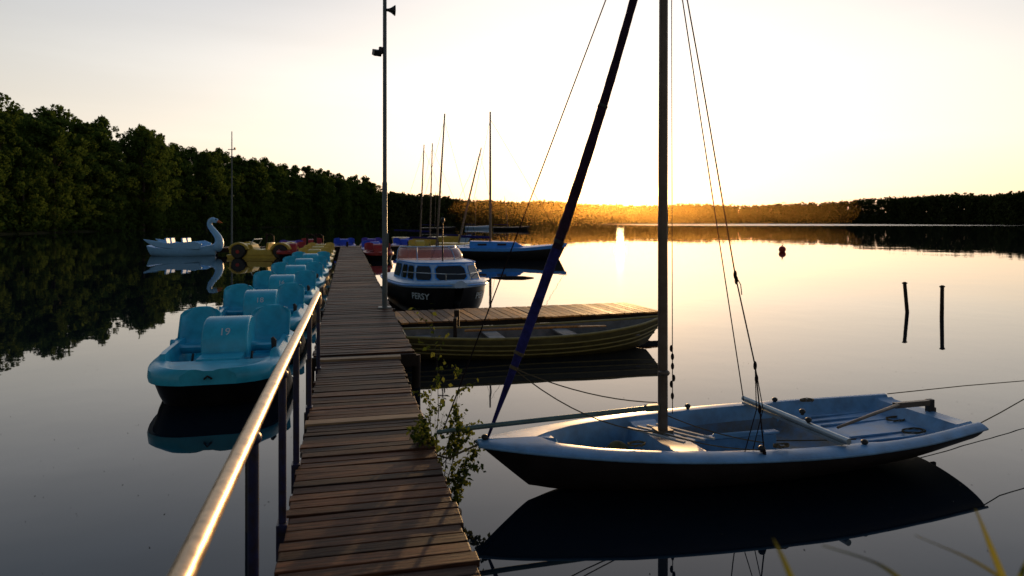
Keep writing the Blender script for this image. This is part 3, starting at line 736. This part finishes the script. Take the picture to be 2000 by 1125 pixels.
# ------------------------------------------------------------ pedal boats
def pedal_boat(loc,rz,mat,num=None,label='',group=None,hullm=None):
    t=thing('pedal_boat',label,'pedal boat',loc,rz,group)
    wt=[(0,0.30),(0.06,0.48),(0.2,0.64),(0.45,0.74),(1.0,0.80),(2.4,0.80),(2.8,0.72),(3.0,0.58),(3.1,0.40)]
    ys=[0,0.03,0.07,0.13,0.2,0.3,0.45,0.62,0.68,0.9,1.2,1.6,2.0,2.15,2.25,2.5,2.7,2.85,2.95,3.05,3.1]
    rows=[];hr=[]
    for y in ys:
        w_=smooth_tab(wt,y); mid=0.45 if y<0.64 or y>2.2 else 0.24
        if 0.64<y<2.2: side=0.54
        else: side=0.47
        zf=0.40+0.03*min(1,y/0.4)
        half=[(w_-0.05,0.29),(w_,0.29),(w_+0.01,0.33),(w_+0.0,zf),(w_-0.05,zf+0.03),(w_-0.11,side),(w_-0.17,side),(w_-0.22,(side+mid)/2),(w_-0.25,mid),((w_-0.25)*0.4,mid),(0,mid)]
        rows.append([(x,y,z) for x,z in half]+[(-x,y,z) for x,z in half[::-1][1:]])
        yy=y+0.30*max(0,1-y/0.8); hb=[(w_-0.045,y,0.31),(w_*0.93-0.045,y+(yy-y)*.5,0.1),(w_*0.82-0.04,yy,-0.1)]
        hr.append(hb+[(-a,b_,c_) for a,b_,c_ in hb[::-1]])
    mb=MB(); mb.grid(rows)
    for r_ in(rows[0],rows[-1]): mb.add(r_,[tuple(range(len(r_)))])
    mb.obj('deck',mat,t,angle=45)
    mb=MB(); mb.grid(hr); mb.add(hr[0],[(0,1,2,3,4,5)]); mb.add(hr[-1],[(0,1,2,3,4,5)])
    mb.obj('hull',hullm or M['black'],t)
    pr=[(1.02,0.40),(1.03,0.55),(1.07,0.68),(1.15,0.78),(1.28,0.85),(1.45,0.875),(1.62,0.85),(1.76,0.76),(1.84,0.62),(1.88,0.30)]
    sm=[]
    n_=len(pr)
    for i in range(n_-1):
        for k in range(4):
            f=k/4; p0=pr[max(i-1,0)];p1=pr[i];p2=pr[i+1];p3=pr[min(i+2,n_-1)]
            sm.append(tuple(0.5*((2*p1[c])+(-p0[c]+p2[c])*f+(2*p0[c]-5*p1[c]+4*p2[c]-p3[c])*f*f+(-p0[c]+3*p1[c]-3*p2[c]+p3[c])*f**3) for c in(0,1)))
    sm.append(pr[-1])
    mb=MB(); xs=[-0.28,-0.275,-0.26,-0.24,0.24,0.26,0.275,0.28]; ins=[0.03,0.012,0.003,0,0,0.003,0.012,0.03]
    cy,cz=1.45,0.35
    rws=[]
    for x,i_ in zip(xs,ins):
        rws.append([(x,cy+(y-cy)*(1-i_*1.6),cz+(z-cz)*(1-i_*1.6)) for y,z in sm])
    mb.grid(rws); mb.add(rws[0],[tuple(range(len(sm)))]); mb.add(rws[-1],[tuple(range(len(sm)))])
    mb.box((0,0.86,0.37),(0.5,0.5,0.2))
    mb.obj('paddle_wheel_cover',mat,t,angle=50)
    if num:
        vs,fs=textmesh(num,0.14)
        def at(s_):
            z0=s_
            for i in range(len(sm)-1):
                l=math.hypot(sm[i+1][0]-sm[i][0],sm[i+1][1]-sm[i][1])
                if z0<=l:
                    f=z0/l; ny=-(sm[i+1][1]-sm[i][1])/l; nz=(sm[i+1][0]-sm[i][0])/l
                    return sm[i][0]*(1-f)+sm[i+1][0]*f+ny*0.006,sm[i][1]*(1-f)+sm[i+1][1]*f+nz*0.006
                z0-=l
        mb=MB(); out=[]
        for u,v in vs:
            y,z=at(0.33+v); out.append((u,y-0.004,z+0.002))
        mb.add(out,fs); mb.obj('number_marking',M['ltext'],t,smooth=False)
    for sx in(-0.47,0.47):
        mb=MB(); rws=[]
        prof=[(1.46,0.40),(1.45,0.47),(1.51,0.485),(1.72,0.45),(1.87,0.455),(1.96,0.53),(2.04,0.65),(2.11,0.78),(2.16,0.87),(2.18,0.91),(2.20,0.92)]
        for k,(y,z) in enumerate(prof):
            hw=0.27-0.01*(k>4)-(0.04 if k==9 else 0)-(0.07 if k==10 else 0)
            row=[]
            for u in(-1,-0.93,-0.75,-0.4,0,0.4,0.75,0.93,1):
                lip=0.09*abs(u)**4; 
                if k<=1: lip=0
                if k<5: row.append((sx+u*hw,y,z+lip))
                else: row.append((sx+u*hw,y-lip*1.3+0.03*(1-u*u),z-0.03*abs(u)**3*(k>7)))
            rws.append(row)
        mb.grid(rws); mb.obj('seat',mat,t,solid=0.022,angle=60)
    for sx in(-0.35,0.35):
        mb=MB(); mb.tube([(sx-0.1,0.85,0.36),(sx+0.1,0.85,0.36)],0.02,6); mb.tube([(sx,0.85,0.36),(sx,0.95,0.48)],0.015,6); mb.obj('pedal',M['dark'],t)
    mb=MB(); mb.tube([(-0.04,-0.01,0.36),(0,-0.04,0.40),(0.04,-0.01,0.36)],0.012,6); mb.obj('mooring_ring',M['dark'],t)
    mb=MB(); mb.tube([(0.62,0.9,0.52),(0.62,0.9,0.62),(0.60,0.9,0.66)],[0.03,0.035,0.02],8)
    mb.obj('steering_lever',M['dark'],t)
    return t
RZ=AX
nums=['19','18','16',None,None,None]
for k in range(6):
    pedal_boat(PL(-1.50+0.02*k+random.uniform(-.04,.04),8.35+3.65*k),RZ+random.uniform(-.02,.02),M['turq'],nums[k],
      ('turquoise pedal boat with two seats, numbered '+nums[k]+', moored by the pier') if nums[k] else 'turquoise pedal boat with two seats moored by the pier','turquoise pedal boats moored along the pier')
for k in range(3):
    pedal_boat(PL(-1.45,31.0+3.7*k),RZ,M['yel'],None,'yellow pedal boat with two seats moored by the pier','yellow pedal boats moored along the pier')
for (off,al,mt,nm) in((1.75,37.8,'red','red'),(1.8,42.0,'blu','blue'),(4.6,44,'yel','yellow'),(-3.4,44.5,'pur','violet'),(-3.2,40.5,'red','red'),(-0.2,49.5,'blu','blue'),(1.6,50,'pur','violet'),(-2.4,49.5,'red','red'),(4.2,49,'blu','blue')):
    pedal_boat(PL(off,al),RZ+random.uniform(-.1,.1),M[mt],None,nm+' pedal boat with two seats moored near the pier end','mixed pedal boats near the pier end')
cd=thing('cross_dock','dark low cross dock at the end of the pier','dock',PL(0,47,0),AX)
mb=MB(); x=-8.6
while x<7.5:
    mb.box((x,0,0.46),(0.13,1.6,0.04),None,0,random.random()); x+=0.145
mb.obj('planking',M['wood'],cd,smooth=False)
mb=MB(); mb.box((-0.5,-0.7,0.3),(16,0.1,0.25)); mb.box((-0.5,0.7,0.3),(16,0.1,0.25))
for x in range(-8,8,2): mb.tube([(x,-0.7,-1),(x,-0.7,0.8)],0.07,8)
mb.obj('support_beam',M['beam'],cd,smooth=False)
fp=thing('flag_pole','tall thin pole with a crossbar beside the swan boat','pole',(-18.55,45.2,0))
mb=MB(); mb.tube([(0,0,-1),(0,0,3),(0,0,8.1)],[0.07,0.06,0.03],8); mb.obj('pole_shaft',M['pole'],fp)
mb=MB(); mb.tube([(-0.25,0,6.9),(0.25,0,6.9)],0.03,6); mb.box((0.2,0,6.95),(0.1,0.1,0.15)); mb.obj('crossbar',M['dark'],fp)
for px_,y_ in((-13.2,44),(-16,44.5),(-12.7,44.2)):
    mb=MB(); mb.tube([(0,0,-1),(0,0,1.35)],0.07,8); mb.tube([(0,0,1.2),(0.25,0,1.3),(0.45,0,1.2),(0.45,0,0.6)],0.05,6)
    o=mb.obj('mooring_post',M['beam']); o.location=(px_,y_,0); mark(o,'dark mooring post standing in the water','post')

# ------------------------------------------------------------ swan boat
sw=thing('swan_pedal_boat','white swan-shaped pedal boat with curved neck and orange beak','pedal boat',(-20.5,42.8,0),R(3))
H4=Hull(4.2,[(0,0.45),(0.2,0.75),(0.6,0.85),(0.85,0.6),(1,0.15)],[(0,0.62),(0.2,0.50),(0.7,0.5),(1,0.72)],[(0,0.0),(0.5,-0.15),(1,0.0)],rake=0.2,p=0.5,q=1.1,srake=0.2)
def sh(mb,dx):
    mb.v=[(a+dx,b_,c_) for a,b_,c_ in mb.v]
mb=MB(); rr=H4.shell(mb,24,8); mb.add(rr[0],[tuple(range(len(rr[0])))]); 
dk=[[(p[0].x,p[0].y,p[0].z),(p[0].x,p[0].y*0.5,p[0].z+0.04),(p[0].x,0,p[0].z+0.05),(p[-1].x,p[-1].y*0.5,p[0].z+0.04),tuple(p[-1])] for p in rr]
mb.grid(dk); sh(mb,-2.15)
mb.obj('hull',M['swan'],sw)
mb=MB()
npts=[(1.80,0,0.35),(2.10,0,0.6),(2.14,0,0.95),(1.97,0,1.3),(1.68,0,1.62),(1.48,0,1.9),(1.50,0,2.15),(1.68,0,2.27),(1.88,0,2.22)]
mb.tube(npts,[0.38,0.34,0.26,0.21,0.18,0.17,0.17,0.18,0.14],12); mb.ell((1.84,0,2.19),(0.22,0.16,0.15))
mb.obj('neck',M['swan'],sw,sub=1)
mb=MB(); mb.tube([(1.97,0,2.17),(2.14,0,2.10),(2.28,0,2.04)],[0.09,0.065,0.02],8); mb.obj('beak',M['orange'],sw)
for sg in(-1,1):
    mb=MB(); mb.ell((1.95,sg*0.13,2.25),(0.05,0.03,0.04)); mb.obj('eye',M['dark'],sw)
    mb=MB(); mb.extr([(1.2,0.4),(1.35,0.75),(0.9,0.92),(0.2,0.86),(-0.6,0.80),(-1.5,0.95),(-2.2,1.05),(-1.9,0.8),(-1.4,0.55),(-0.4,0.42)],sg*0.72,sg*0.86,'y'); mb.obj('wing',M['swan'],sw,bevel=0.05)
for x in(-0.9,0.1):
    for y in(-0.36,0.36):
        mb=MB(); mb.box((x,y,0.84),(0.1,0.55,0.55),Euler((0,-0.2,0)).to_matrix()); mb.box((x+0.25,y,0.62),(0.5,0.55,0.08))
        mb.obj('seat',M['swan'],sw,bevel=0.04)
# ------------------------------------------------------------ car shaped pedal boat
cr_=thing('car_shaped_pedal_boat','yellow car-shaped pedal boat with black wheels and red hubs','pedal boat',(-14.6,40.3,0),R(-4))
mb=MB()
def arc(cx,cz,r_,a0,a1,n=10,sz=1.0): return [(cx+r_*math.cos(R(a0+(a1-a0)*i/n)),cz+sz*r_*math.sin(R(a0+(a1-a0)*i/n))) for i in range(n+1)]
for sg in(-1,1):
    for cx in(-1.25,1.25):
        o_=arc(cx,0.38,0.64,165,15,14,0.85); i_=arc(cx,0.38,0.47,15,165,14,0.9)
        mb.extr(o_+i_,sg*0.45,sg*0.78)
    mb.extr([(-0.80,0.18),(-0.68,0.50),(0.68,0.50),(0.80,0.18)],sg*0.45,sg*0.72)
poly2=[(-1.95,0.25),(-1.95,0.50),(-1.75,0.72),(-1.3,0.84),(-0.6,0.80),(-0.45,0.5),(0.6,0.5),(0.8,0.84),(1.3,0.90),(1.8,0.72),(1.98,0.46),(1.95,0.25)]
mb.extr(poly2,-0.46,0.46); mb.obj('body',M['yel'],cr_,bevel=0.03)
mb=MB(); mb.box((0,0,0.06),(3.9,1.3,0.3),taper=1.05); mb.obj('hull',M['yel'],cr_,bevel=0.08)
for x in(-1.25,1.25):
    for sg in(-1,1):
        wh=MB(); wh.tube([(x,sg*0.60,0.38),(x,sg*0.78,0.38),(x,sg*0.83,0.38)],[0.42,0.42,0.36],24); wh.tube([(x,sg*0.82,0.38),(x,sg*0.85,0.38)],0.11,16,mi=1)
        wh.obj('wheel',[M['dark'],M['red']],cr_)
mb=MB(); mb.tube([(-0.6,-0.6,0.8),(-0.4,-0.55,1.1),(-0.4,0.55,1.1),(-0.6,0.6,0.8)],0.025,6); mb.obj('windscreen_frame',M['silver'],cr_)
mb=MB(); mb.box((0.35,0,0.68),(0.12,1.0,0.45),Euler((0,0.2,0)).to_matrix()); mb.obj('seat',M['yel'],cr_,bevel=0.04)

# ------------------------------------------------------------ distant sailing boats
def sailboat(loc,rz,L_,hm,dm,mh,lean,label,mx=0.4,cab=None,fb=0.7,beam=None,boom=True,bowm=None):
    t=thing('moored_sailboat',label,'sailboat',loc,rz,'sailing boats moored on the lake')
    bm=beam or L_*0.16
    Hh=Hull(L_,[(0,bm*0.65),(0.3,bm*0.95),(0.6,bm),(0.85,bm*0.55),(1,0.02)],[(0,fb*0.9),(0.5,fb*0.88),(1,fb*1.15)],[(0,0.0),(0.5,-0.15),(1,0.0)],rake=0.1,p=0.5,q=1.1,srake=L_*0.07,rd=5)
    mb=MB(); rr=Hh.shell(mb,24,8,transom=False); mb.add(rr[0],[tuple(range(len(rr[0])))])
    mb.obj('hull',hm,t)
    mb=MB(); mb.grid([[tuple(p[0]+Vector((0,-.02,-.16))),(p[0].x,p[0].y-.02,p[0].z+.01),(p[0].x,p[0].y*.5,p[0].z+.05),(p[0].x,0,p[0].z+.06),(p[-1].x,p[-1].y*.5,p[0].z+.05),tuple(p[-1])] for p in rr]); mb.obj('deck',dm,t)
    mb=MB(); mb.tube([(L_*mx,0,fb*0.8),(L_*mx+lean*0.5,0,fb+(mh-fb)*.5),(L_*mx+lean,0,mh)],[0.075,0.065,0.045],8); mb.obj('mast',M['mast'],t)
    if boom:
        mb=MB(); mb.tube([(L_*mx,0,fb+0.5),(L_*0.02,0,fb+0.55)],0.07,8); mb.obj('boom',M['sail'],t)
    mb=MB()
    for e in((L_*0.98,0,fb*1.1),(0.05*L_,0,fb)): line(mb,(L_*mx+lean*.95,0,mh*.95),e,0.010)
    mb.obj('rigging',M['wire'],t)
    if cab:
        mb=MB(); x0,x1=L_*0.10,L_*0.56
        mb.add([(x0,-bm*.6,fb*.85),(x1+.4,-bm*.5,fb*.85),(x1+.4,bm*.5,fb*.85),(x0,bm*.6,fb*.85),(x0,-bm*.5,fb+.30),(x1-.2,-bm*.38,fb+.24),(x1-.2,bm*.38,fb+.24),(x0,bm*.5,fb+.30)],[(0,1,2,3),(4,5,6,7),(0,1,5,4),(1,2,6,5),(2,3,7,6),(3,0,4,7)])
        mb.obj('cabin',cab,t,bevel=0.04)
        for k in range(2):
            mb=MB(); xx=x0+0.7+k*1.1; 
            mb.box((xx,-bm*.565,fb+0.11),(0.5,0.02,0.10)); mb.obj('window',M['glass'],t)
    return t
sailboat((-3.0,38.6,0),R(2),6.1,M['black'],M['bluestripe'],8.35,0.0,'black-hulled sailboat with blue and white cabin moored on the lake',mx=0.29,cab=M['bluestripe'],fb=0.74,beam=1.05)
sailboat((-10.5,60,0),R(5),6,M['yel'],M['yel'],8.9,0.35,'yellow-hulled sailboat with bare mast',mx=0.4,fb=0.8)
sailboat((-9.7,63,0),R(12),6,M['white'],M['bluestripe'],9.4,0.25,'white sailboat with bare mast',mx=0.35,fb=0.7)
sailboat((-7.0,46,0),R(0),4.8,M['blu'],M['white'],9.4,0.55,'blue sailboat with slightly leaning mast',mx=0.4,fb=0.5)
sailboat((-5.6,50,0),R(10),4.8,M['black'],M['yel'],7.6,1.7,'small dinghy with a strongly leaning mast',mx=0.35,fb=0.6)
sailboat((-20.0,150,0),R(0),7.6,M['black'],M['dark'],8.5,0.2,'dark sailboat on the calm lake far from the pier',fb=0.8)
sailboat((-4.6,165,0),R(4),9.0,M['black'],M['dark'],8.2,-0.8,'long dark sailboat on the calm lake far from the pier',fb=0.8)
sailboat((-13,190,0),R(14),7,M['white'],M['white'],9,0.2,'pale sailboat on the calm lake far from the pier',fb=0.8)

by=thing('mooring_buoy','round red mooring buoy floating on the lake','buoy',(19.0,48,0))
mb=MB(); mb.ell((0,0,0.17),(0.25,0.25,0.24),nu=20,nv=12); mb.obj('float',M['buoy'],by)
mb=MB(); mb.tube([(0,0,0.4),(0,0,0.5)],0.04,8); mb.tube([(-.06,0,.5),(-.05,0,.58),(.05,0,.58),(.06,0,.5)],0.012,6); mb.obj('lifting_eye',M['dark'],by)
for (x,y,h,ln) in((9.32,16.1,0.72,-0.06),(9.60,15.25,0.72,0.01)):
    mb=MB(); mb.tube([(-ln*1.2,0,-0.8),(0,0,0),(ln,0,h-0.04),(ln,0,h)],[0.045,0.043,0.04,0.03],10); mb.tube([(ln-0.055,0,h-0.03),(ln+0.055,0,h-0.03)],0.02,6)
    o=mb.obj('wooden_stake',M['beam']); o.location=(x,y,0); mark(o,'thin dark wooden stake standing in the calm water','stake','wooden stakes in the water')
mb=MB(); mb.tube([(-0.8,0,0.0),(-0.3,0.02,0.02),(0.4,0,0.02),(0.8,0.02,0.0)],[0.03,0.06,0.06,0.03],8)  # thin dark sliver lying on the water
o=mb.obj('floating_sliver',M['beam']); o.location=(0.02,25.8,0); mark(o,'dark sliver floating on the calm lake','log')

# ------------------------------------------------------------ sapling beside pier
rng=np.random.default_rng(9)
sp_=thing('birch_sapling','small leafy sapling growing beside the pier edge','plant',PL(0.69,5.3,0))
mb=MB(); LV=[];LT=[]; 
def leafq(p,sz):
    a=Vector(rng.normal(size=3)).normalized(); a.z-=0.5; a.normalize(); b_=a.cross(Vector(rng.normal(size=3))).normalized()
    p=Vector(p)
    LV.extend([p,p+a*sz*0.45+b_*sz*0.42,p+a*sz*1.1,p+a*sz*0.45-b_*sz*0.42]); LT.append(rng.random())
def branch(p,d,ln,r_,lv,dens=1.0):
    pts=[Vector(p)]; d=Vector(d).normalized(); n=6
    for i in range(n):
        d=(d+Vector(rng.normal(size=3))*0.09+Vector((0,0,-0.04 if lv else 0.06))).normalized()
        pts.append(pts[-1]+d*ln/n)
        if lv or i>1:
            for _ in range(2 if lv else 1):
                if rng.random()<dens: leafq(pts[-1]+Vector(rng.normal(size=3))*0.015,random.uniform(0.024,0.046))
        if lv<1 and i>0:
            for _ in range(2):
                dd=(d*0.6+Vector((rng.normal()*0.8,rng.normal()*0.8,abs(rng.normal())*0.3+0.05))).normalized()
                branch(pts[-1],dd,ln*0.15+random.random()*0.06,r_*0.5,lv+1,dens)
    mb.tube(pts,[r_*(1-0.12*i) for i in range(n+1)],5)
for (p,d,ln,dn) in(((0,0,0.0),(0.0,-0.02,1),1.28,0.75),((0.03,0.03,0.05),(0.02,0.1,1),0.9,0.9),((0.05,-0.08,0.05),(0.1,-0.06,0.6),0.55,1),((0,-0.1,0.1),(0.05,-0.12,0.55),0.5,1),((-0.02,0.1,0.05),(-0.03,0.06,1),0.7,1),((0.05,-0.15,0.02),(0.25,-0.12,0.35),0.42,1),((0.02,-0.05,0.25),(0.2,0.1,0.3),0.36,1),((0.0,0.0,0.3),(-0.2,-0.1,0.3),0.3,1),((0.0,0.05,0.35),(-0.2,0.1,0.2),0.26,1),((0.1,-0.25,0.0),(0.1,-0.2,0.3),0.36,0.9),((0.06,-0.1,0.1),(0.3,0.1,0.4),0.4,1),((0.02,0.0,0.3),(0.15,-0.1,0.5),0.35,1)):
    branch(p,d,ln,0.0045,0,dn)
mb.obj('stem',M['bark'],sp_)
cloudobj('leaves',np.array([tuple(v) for v in LV]),np.arange(len(LV)).reshape(-1,4),np.array(LT),M['birch'],sp_)

# ------------------------------------------------------------ reeds close by
def blade(pts,wd,tint):
    rows=[]; pts=[Vector(p) for p in pts]; fine=[]
    n=len(pts)
    for i in range(n-1):
        for k in range(6):
            f=k/6; fine.append(pts[i].lerp(pts[i+1],f))
    fine.append(pts[-1])
    for _ in range(4):
        fine=[fine[0]]+[(fine[i-1]+fine[i]*2+fine[i+1])/4 for i in range(1,len(fine)-1)]+[fine[-1]]
    for i,p in enumerate(fine):
        k=i/(len(fine)-1); w_=wd*(1-k**4)*0.5+0.0008
        rows.append([(p.x-w_,p.y-0.002,p.z),(p.x,p.y+0.003,p.z),(p.x+w_,p.y-0.002,p.z)])
    rmb.grid(rows,0,tint)
for pts,wd in (([(1.35,1.15,0),(0.98,1.12,1.15),(0.79,1.1,1.575),(0.747,1.1,1.685)],0.015),
   ([(0.95,1.0,0),(0.74,1.0,1.25),(0.60,1.0,1.60),(0.54,1.0,1.65),(0.455,1.0,1.675)],0.011),
   ([(0.85,1.0,0),(0.55,1.0,1.25),(0.409,1.0,1.63),(0.383,1.0,1.685)],0.011),
   ([(0.58,1.0,0),(0.66,1.0,1.3),(0.735,1.0,1.62),(0.775,1.0,1.69)],0.012),
   ([(1.2,1.05,0),(0.98,1.05,1.2),(0.80,1.05,1.57),(0.71,1.05,1.63),(0.62,1.05,1.667)],0.010)):
    rmb=MB(); blade(pts,wd,random.random()); o=rmb.obj('reed_blade',M['reed']); mark(o,'long thin yellow-green reed blade close to the pier','reed','reeds beside the pier')
mb=MB()
for i in range(260):
    y=random.uniform(3,11); x=random.uniform(-0.75*y,0.75*y); s_=random.uniform(0.003,0.011)
    off=x*math.cos(AX)+y*math.sin(AX)
    if -0.5<off<1: continue
    a=random.random()*3
    mb.add([(x-s_*math.cos(a),y-s_*math.sin(a),0.003),(x+s_*math.sin(a)*.5,y-s_*math.cos(a)*.5,0.003),(x+s_*math.cos(a),y+s_*math.sin(a),0.004),(x-s_*math.sin(a)*.5,y+s_*math.cos(a)*.5,0.003)],[(0,1,2,3)])
o=mb.obj('floating_debris',M['beam'],smooth=False); mark(o,'tiny leaves and insects scattered on the water','debris',kind='stuff')
